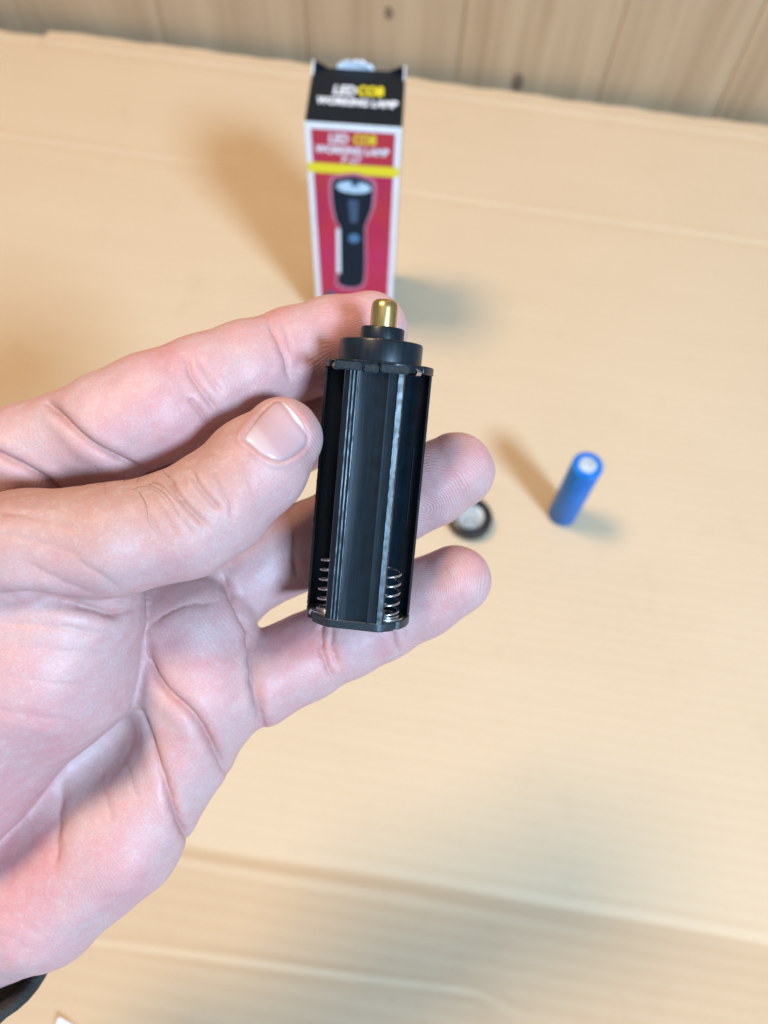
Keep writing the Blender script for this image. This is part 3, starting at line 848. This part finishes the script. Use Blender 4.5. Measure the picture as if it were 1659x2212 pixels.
# thumb nail bed: sunk plate area with a raised fold round it
NAIL = [(527, 947), (537, 930), (562, 898), (590, 871), (610, 866), (630, 882), (653, 911), (665, 942), (661, 962), (631, 986), (601, 995), (566, 980), (541, 960)]
nl = smooth_loop(NAIL, 4)
def inside_poly(x, y, pts):
    r = np.zeros(len(x), bool); n = len(pts)
    for i in range(n):
        x0, y0 = pts[i]; x1, y1 = pts[(i + 1) % n]
        c_ = ((y0 > y) != (y1 > y)) & (x < (x1 - x0) * (y - y0) / (y1 - y0 + 1e-12) + x0)
        r ^= c_
    return r
sel = np.where((px > 480) & (px < 710) & (py > 820) & (py < 1040) & (gid == gi['thumb']) & (facing > 0))[0]
d, _ = poly_dist(px[sel], py[sel], nl + [nl[0]], taper=False)
sd = np.where(inside_poly(px[sel], py[sel], nl), -d, d) * mmpx[sel]
tipside = np.clip(((px[sel] - 560) * 0.78 - (py[sel] - 970) * 0.62) / 90, 0, 1)     # 0 at cuticle, 1 at the free edge
fold = 0.36 * (1 - 0.75 * tipside)
disp[sel] += np.where(sd < 0, -0.32, 0) * np.clip(-sd / 0.5, 0, 1) + fold * np.exp(-((sd - 0.75) / 0.7) ** 2) - 0.25 * np.exp(-(sd / 0.28) ** 2)
redness[sel] += 0.35 * np.exp(-((sd - 0.3) / 0.5) ** 2) * (1 - 0.5 * tipside)

# keep the deep clefts between neighbouring parts clean
ith, ipa, itm = gi['thenar'], gi['palm'], gi['thumb']
cleft = np.exp(-((arr[:, ith] - arr[:, ipa]) / 1.6) ** 2) * ((gid == ith) | (gid == ipa)) * (py > 1385)
disp *= 1 - cleft
P2 = P + Gn * (disp * inner)[:, None].astype(np.float32)

# smooth the seams where two parts meet without a fillet
seam = np.zeros(len(P))
for a_n, b_n, wd in (('thenar', 'palm', 1.3), ('thumb', 'thenar', 0.7), ('thumb', 'palm', 1.0), ('ring', 'palm', 0.7), ('pinky', 'palm', 0.7), ('index', 'thumb', 0.6), ('ring', 'pinky', 0.6), ('index', 'middle', 0.6)):
    lead = np.minimum(arr[:, gi[a_n]], arr[:, gi[b_n]]) < order[:, 0] + 0.3
    seam = np.maximum(seam, np.exp(-((arr[:, gi[a_n]] - arr[:, gi[b_n]]) / wd) ** 2) * lead)
seam = np.clip(seam * 1.5, 0, 1) * inner
P2 = P2.astype(float)
for _ in range(14):
    P2 = P2 + (relax(P2, Fh, 1) - P2) * seam[:, None]

# colour fields: blood-flushed and pale skin, plus palm-hollow shading put in as pale patches
for x, y, rad, a_, grp in [
    (365, 768, 42, 0.7, ('index',)), (560, 690, 90, 0.25, ('index',)), (760, 680, 90, 0.55, ('index',)), (690, 800, 90, 0.5, ('index',)), (350, 900, 90, 0.35, ('index',)),
    (480, 880, 40, -0.35, ('index',)), (560, 760, 50, -0.4, ('index',)), (120, 930, 60, -0.5, ('index', 'palm')), (300, 960, 50, -0.2, ('index',)),
    (1010, 960, 55, 0.35, ('ring',)), (960, 1030, 50, 0.3, ('ring',)), (930, 1140, 50, -0.2, ('ring',)), (1020, 1190, 60, 0.4, ('pinky',)), (960, 1300, 60, 0.2, ('pinky',)),
    (700, 1400, 45, 0.8, ('pinky',)), (620, 1400, 60, 0.55, ('pinky',)), (600, 1500, 60, 0.2, ('pinky',)), (850, 1390, 40, 0.45, ('pinky',)), (770, 1420, 40, -0.3, ('pinky',)),
    (40, 1700, 110, 0.4, ('thenar',)), (10, 1780, 80, 0.3, ('thenar', 'palm')), (230, 1640, 80, -0.7, ('palm',)), (170, 1730, 70, -0.6, ('palm',)), (360, 1560, 40, -0.4, ('palm',)), (80, 1330, 90, -0.4, ('thenar',)), (120, 1600, 70, 0.25, ('thenar',)), (150, 1400, 80, -0.3, ('thenar',)), (60, 1500, 60, 0.25, ('thenar',)),  # the two strongest pale palm patches paint the shading of the hollow
    (40, 1950, 110, 0.6, ('palm',)), (110, 1860, 70, 0.35, ('palm',)), (280, 1800, 70, 0.35, ('palm',)), (240, 1900, 60, 0.3, ('palm',)), (300, 1885, 22, 0.4, ('palm',)),
    (440, 1430, 18, 0.55, ('palm', 'ring', 'pinky')), (370, 1590, 30, 0.35, ('palm',)), (450, 1500, 50, 0.25, ('palm', 'pinky')), (380, 1640, 35, 0.25, ('palm',)),
    (420, 1720, 60, -0.3, ('palm',)), (300, 1560, 60, -0.35, ('palm',)), (150, 1780, 40, -0.3, ('palm',)), (330, 1430, 50, 0.2, ('palm',)),
    (660, 900, 30, 0.4, ('thumb',)), (640, 1010, 60, 0.1, ('thumb',)), (480, 1180, 60, -0.25, ('thumb',)), (20, 1085, 60, 0.5, ('thumb',)), (460, 960, 60, 0.3, ('thumb',))]:
    s2 = np.isin(gid, [gi[g] for g in grp])
    redness[s2] += a_ * np.exp(-((px[s2] - x) ** 2 + (py[s2] - y) ** 2) / rad ** 2)
redness += 0.16 * lumps(P, 12.0) + 0.13 * lumps(P, 5.0)
redness = redness * 0.62 + 0.16 * crease_mask
# dorsal skin (tan, hair-bearing): the upper, nail side of the thumb and the backs of the fingers
ndir = Gn @ np.array([-0.35, -0.92, 0.1]) / 1.0
dors = np.where(gid == gi['thumb'], np.clip(0.62 + 0.75 * ndir, 0, 1) * np.clip((700 - px) / 250, 0.35, 1), np.clip(-np.einsum('ij,ij->i', viewd, Gn) * 1.2, 0, 1))
# friction ridges: phase fields
ph = np.zeros(len(P)); amp = np.zeros(len(P))
def whorl(grp, x, y, ex, ey, rot, period, x_from):
    s2 = gid == gi[grp]
    dx, dy = px[s2] - x, py[s2] - y
    c_, s_ = math.cos(rot), math.sin(rot)
    u, v = (dx * c_ + dy * s_) / ex, (-dx * s_ + dy * c_) / ey
    warp = 7.0 * np.sin(P[s2, 0] * 0.33 + P[s2, 1] * 0.21 + x) + 5.0 * np.sin(P[s2, 1] * 0.45 - P[s2, 0] * 0.2 + y) + 2.0 * np.sin(P[s2, 0] * 1.1 + P[s2, 1] * 0.7) + period / 6.2832 * np.arctan2(v, u)
    ph[s2] = (np.hypot(u, v) + warp) / period * 2 * math.pi
    amp[s2] = np.clip((px[s2] - x_from) / 60, 0.25, 1)
whorl('ring', 905, 1100, 1.0, 0.8, -0.5, 6.3, 860)
whorl('pinky', 915, 1280, 1.0, 0.75, -0.5, 6.3, 840)
whorl('index', 760, 860, 1.6, 1.0, -0.3, 6.2, 640)
amp[gid == gi['index']] *= 0.5
s2 = gid == gi['thumb']; ph[s2] = (px[s2] * 0.8 - py[s2] * 0.6) / 6.5 * 6.2832 + 2 * np.sin(P[s2, 0]); amp[s2] = np.clip((px[s2] - 640) / 60, 0, 0.6)
s2 = np.isin(gid, [gi['palm'], gi['thenar'], gi['middle']])
ph[s2] = (np.hypot(px[s2] + 420, (py[s2] - 2500) * 0.8) + 14 * np.sin(P[s2, 0] * 0.18 + P[s2, 1] * 0.07) + 10 * np.sin(P[s2, 1] * 0.23)) / 7.0 * 6.2832; amp[s2] = np.clip(0.16 + 0.12 * lumps(P[s2], 16.0), 0, 0.4) * (gid[s2] != gi['thenar']) * np.clip((px[s2] - 60) / 150, 0, 1)

Pw = W(P2.astype(float))
org = W(at(-60, 1950, 172))
me = bpy.data.meshes.new('hand')
me.vertices.add(len(Pw)); me.vertices.foreach_set('co', (Pw - org).astype(np.float32).ravel())
nf = len(Fh)
me.loops.add(nf * 4); me.loops.foreach_set('vertex_index', Fh.astype(np.int32).ravel())
me.polygons.add(nf); me.polygons.foreach_set('loop_start', np.arange(0, nf * 4, 4, dtype=np.int32))
me.update(calc_edges=True); me.validate()
me.shade_smooth()
for nm, vals in (('red', redness), ('dorsal', dors), ('ridge', ph), ('ridge_amp', amp), ('crease', crease_mask)):
    at_ = me.attributes.new(nm, 'FLOAT', 'POINT'); at_.data.foreach_set('value', vals.astype(np.float32))
hand = bpy.data.objects.new('hand', me); sc.collection.objects.link(hand)
hand.location = tuple(org)
tag(hand, 'bare left hand, palm to the viewer, pinching the black battery holder', 'hand')

m = NT('skin')
v = m.coord()
red = m.attr('red'); dor = m.attr('dorsal'); rid = m.attr('ridge'); ram = m.attr('ridge_amp'); crs = m.attr('crease')
n1 = m.noise(v, 160, 4, 0.6); n2 = m.noise(v, 1900, 3, 0.6); n3 = m.noise(v, 420, 2, 0.5)
rr = m.math('ADD', red, m.math('MULTIPLY_ADD', n1, 0.7, -0.35))
rr = m.math('MULTIPLY_ADD', rr, 0.5, 0.5)
palmc = m.ramp(rr, [(0.12, (0.51, 0.40, 0.385)), (0.45, (0.56, 0.35, 0.335)), (0.70, (0.575, 0.275, 0.275)), (1.0, (0.52, 0.18, 0.18))])
dorc = m.ramp(rr, [(0.15, (0.44, 0.29, 0.225)), (0.5, (0.45, 0.255, 0.20)), (0.85, (0.42, 0.19, 0.15))])
c = m.mix(dor, palmc, dorc)
c = m.mix(m.math('MULTIPLY', m.ramp(n2, [(0.35, (1, 1, 1)), (0.65, (0, 0, 0))]), 0.10), c, (0.55, 0.30, 0.24))
n4 = m.noise(v, 2600, 2, 0.6); n5 = m.noise(v, 620, 3, 0.7)
c = m.mix(m.ramp(n4, [(0.42, (0.24,) * 3), (0.60, (0, 0, 0))]), c, (0.40, 0.19, 0.16))
c = m.mix(m.ramp(n5, [(0.52, (0, 0, 0)), (0.70, (0.30,) * 3)]), c, (0.60, 0.46, 0.42))
rh = m.math('MULTIPLY', m.math('SINE', rid), ram)
c = m.mix(m.math('MULTIPLY_ADD', rh, -0.10, 0.10), c, (0.42, 0.20, 0.19))
c = m.mix(m.math('MULTIPLY', crs, 0.35), c, (0.36, 0.17, 0.13))
m.set(Base_Color=c, Roughness=m.math('MULTIPLY_ADD', n3, 0.2, 0.40))
m.b.inputs['Subsurface Weight'].default_value = 0.25
m.b.inputs['Subsurface Radius'].default_value = (1.0, 0.36, 0.2)
m.b.inputs['Subsurface Scale'].default_value = 0.0018
m.b.inputs['Specular IOR Level'].default_value = 0.36
b = m.bump(m.math('MULTIPLY', rh, m.math('MULTIPLY_ADD', n3, 1.6, -0.2)), 0.5, 0.00012)
vor = m.n('TexVoronoi', feature='DISTANCE_TO_EDGE'); m.l(m.coord(scale=(1, 1.4, 1)), vor.inputs['Vector']); vor.inputs['Scale'].default_value = 1500
b = m.bump(m.math('MULTIPLY', vor.outputs['Distance'], m.math('MULTIPLY_ADD', dor, 0.8, 0.25)), 0.35, 0.0003, b)
b = m.bump(n2, 0.25, 0.0002, b)
m.set(Normal=b)
SKIN = m.m
me.materials.append(SKIN)

# ---- trace picture points on to the (undisplaced) hand
def trace(pxs, pys):
    D = np.stack([(np.array(pxs) - CX) / FPX, (np.array(pys) - CY) / FPX, np.ones(len(pxs))], 1); D /= np.linalg.norm(D, axis=1, keepdims=True)
    t = np.full(len(pxs), 125.0)
    for _ in range(60): t += np.clip(group_sdf(D * t[:, None], 'thumb'), -2, 8) * 0.9
    return D * t[:, None]
def thumb_normal(Pp):
    G = np.empty_like(Pp)
    for i in range(3):
        e = np.zeros(3); e[i] = 0.6
        G[:, i] = group_sdf(Pp + e, 'thumb') - group_sdf(Pp - e, 'thumb')
    return G / np.linalg.norm(G, axis=1, keepdims=True)
# nail plate: rings from the outline in to the middle
nrm_loop = np.array(smooth_loop(NAIL, 5)); ctr = np.array([597, 930.0])
rings = [1.0, 0.985, 0.95, 0.85, 0.65, 0.4, 0.15]
offs = [-0.25, 0.05, 0.20, 0.30, 0.33, 0.34, 0.34]
vsn, att = [], []
for s_, off in zip(rings, offs):
    q = ctr + (nrm_loop - ctr) * s_
    Pq = trace(q[:, 0], q[:, 1]); Nq = thumb_normal(Pq)
    Pq = Pq + Nq * (off - 0.18)
    vsn.append(W(Pq))
    tip = ((q[:, 0] - ctr[0]) * 0.80 - (q[:, 1] - ctr[1]) * 0.60)
    att.append(tip)
n = len(nrm_loop); Vn = np.concatenate(vsn); tips = np.concatenate(att)
fn = [(j * n + i, j * n + (i + 1) % n, (j + 1) * n + (i + 1) % n, (j + 1) * n + i) for j in range(len(rings) - 1) for i in range(n)]
fn.append(tuple((len(rings) - 1) * n + i for i in range(n)))
nail = mesh_obj('thumbnail', Vn - org, fn, None, hand, smooth=True)
bm = bmesh.new(); bm.from_mesh(nail.data); bmesh.ops.recalc_face_normals(bm, faces=bm.faces); bm.to_mesh(nail.data); bm.free()
a_ = nail.data.attributes.new('tip', 'FLOAT', 'POINT'); a_.data.foreach_set('value', tips.astype(np.float32))
m = NT('nail_plate'); v = m.coord(); tp = m.attr('tip'); n1 = m.noise(v, 300, 2)
tp2 = m.math('ADD', tp, m.math('MULTIPLY_ADD', n1, 8, -4))
c = m.ramp(m.math('MULTIPLY_ADD', tp2, 1 / 110, 0.5), [(0.0, (0.56, 0.42, 0.40)), (0.18, (0.53, 0.36, 0.35)), (0.3, (0.48, 0.29, 0.29)), (0.80, (0.50, 0.32, 0.32)), (0.90, (0.46, 0.25, 0.25)), (0.95, (0.72, 0.64, 0.60)), (1.0, (0.74, 0.68, 0.64))])
m.set(Base_Color=c, Roughness=0.24, Normal=m.bump(m.noise(m.coord(scale=(1, 1, 1)), 500, 2), 0.06, 0.0003))
m.b.inputs['Subsurface Weight'].default_value = 0.2; m.b.inputs['Subsurface Radius'].default_value = (1, .4, .25); m.b.inputs['Subsurface Scale'].default_value = 0.0012
nail.data.materials.append(m.m)

# a few dark hairs on the thumb
HAIR = plain('hair_dark', (0.035, 0.02, 0.014), 0.5)
hair_lines = [[(364, 1030), (352, 1019), (335, 1020), (315, 1030), (300, 1036)], [(366, 1032), (345, 1008), (322, 1018), (305, 1028)], [(320, 1045), (345, 1058), (368, 1080), (388, 1118)],
              [(300, 1062), (316, 1092), (322, 1130), (345, 1158)], [(286, 1058), (312, 1050), (340, 1062), (362, 1090)], [(205, 1005), (216, 1022), (226, 1048), (228, 1072)],
              [(268, 1040), (275, 1025), (281, 1016)], [(330, 1042), (352, 1050), (375, 1075), (402, 1098)], [(295, 1040), (306, 1020), (318, 1004)]]
hv, hf = [], []
for hl in hair_lines:
    q = np.array(hl, float)
    Pq = trace(q[:, 0], q[:, 1])
    Pq *= (np.minimum(Pq[:, 2], 141.0) / Pq[:, 2])[:, None]
    k = np.arange(len(q)) / (len(q) - 1); Pq = Pq - (0.25 + 0.7 * np.sin(k * 2.6))[:, None] * (Pq / np.linalg.norm(Pq, axis=1, keepdims=True))
    fine = []
    for i in range(len(Pq) - 1):
        p0, p1, p2, p3 = Pq[max(i - 1, 0)], Pq[i], Pq[i + 1], Pq[min(i + 2, len(Pq) - 1)]
        for t in np.linspace(0, 1, 5)[:-1]:
            fine.append(0.5 * ((2 * p1) + (-p0 + p2) * t + (2 * p0 - 5 * p1 + 4 * p2 - p3) * t * t + (-p0 + 3 * p1 - 3 * p2 + p3) * t ** 3))
    fine.append(Pq[-1]); fw = W(np.array(fine)) - org
    b0 = len(hv); N = len(fw)
    for i, pnt in enumerate(fw):
        t = Vector(fw[min(i + 1, N - 1)] - fw[max(i - 1, 0)]).normalized(); a1 = t.cross(Vector((0.3, 0.2, 0.93))).normalized(); a2 = t.cross(a1)
        r_ = 0.000038 * (1 - 0.8 * i / (N - 1))
        for kk in range(4):
            an = kk * math.pi / 2; hv.append(Vector(pnt) + a1 * (r_ * math.cos(an)) + a2 * (r_ * math.sin(an)))
    for i in range(N - 1):
        for kk in range(4):
            q_ = (kk + 1) % 4; hf.append((b0 + i * 4 + kk, b0 + i * 4 + q_, b0 + i * 4 + 4 + q_, b0 + i * 4 + 4 + kk))
hair = mesh_obj('hair', hv, hf, HAIR, hand, smooth=True); hair['kind'] = 'stuff'

# dark sleeve round the forearm
m = NT('sleeve_cloth'); v = m.coord(); n1 = m.noise(v, 1200, 3); n2 = m.noise(v, 120, 3)
m.set(Base_Color=m.ramp(n2, [(0.3, (0.010, 0.010, 0.010)), (0.7, (0.035, 0.033, 0.028))]), Roughness=0.9, Normal=m.bump(n1, 0.8, 0.0006))
c0 = at(-92, 1932, 172); ax = np.array([-0.66, 0.60, 0.46]); ax /= np.linalg.norm(ax)
e1 = np.cross(ax, [0, 0, 1.0]); e1 /= np.linalg.norm(e1); e2 = np.cross(ax, e1)
sv, sf = [], []; NS = 64
prof = [(6.0, -2.2), (1.2, -2.0), (0.2, -1.2), (0.0, -0.3), (0.5, 0.6), (2.0, 1.0), (4.5, 0.9), (5.6, 0.3), (6.6, 1.0), (12, 1.6), (20, 1.3), (32, 2.4), (46, 2.0), (62, 3.5), (80, 3)]
for s_, dr in prof:
    for i in range(NS):
        a_ = 2 * math.pi * i / NS
        r_ = 26.5 + dr + 0.5 * math.sin(3 * a_ + s_ * 0.2) + 0.35 * math.sin(7 * a_ + s_ * 0.5)
        sv.append(W(c0 + ax * (s_ + 0.5 * math.sin(2 * a_)) + (e1 * math.cos(a_) + e2 * math.sin(a_)) * r_) - org)
for j in range(len(prof) - 1):
    for i in range(NS):
        k = (i + 1) % NS; sf.append((j * NS + i, j * NS + k, (j + 1) * NS + k, (j + 1) * NS + i))
slv = mesh_obj('sleeve', sv, sf, m.m, hand, smooth=True)
slv['label'] = 'black fabric sleeve cuff round the wrist'
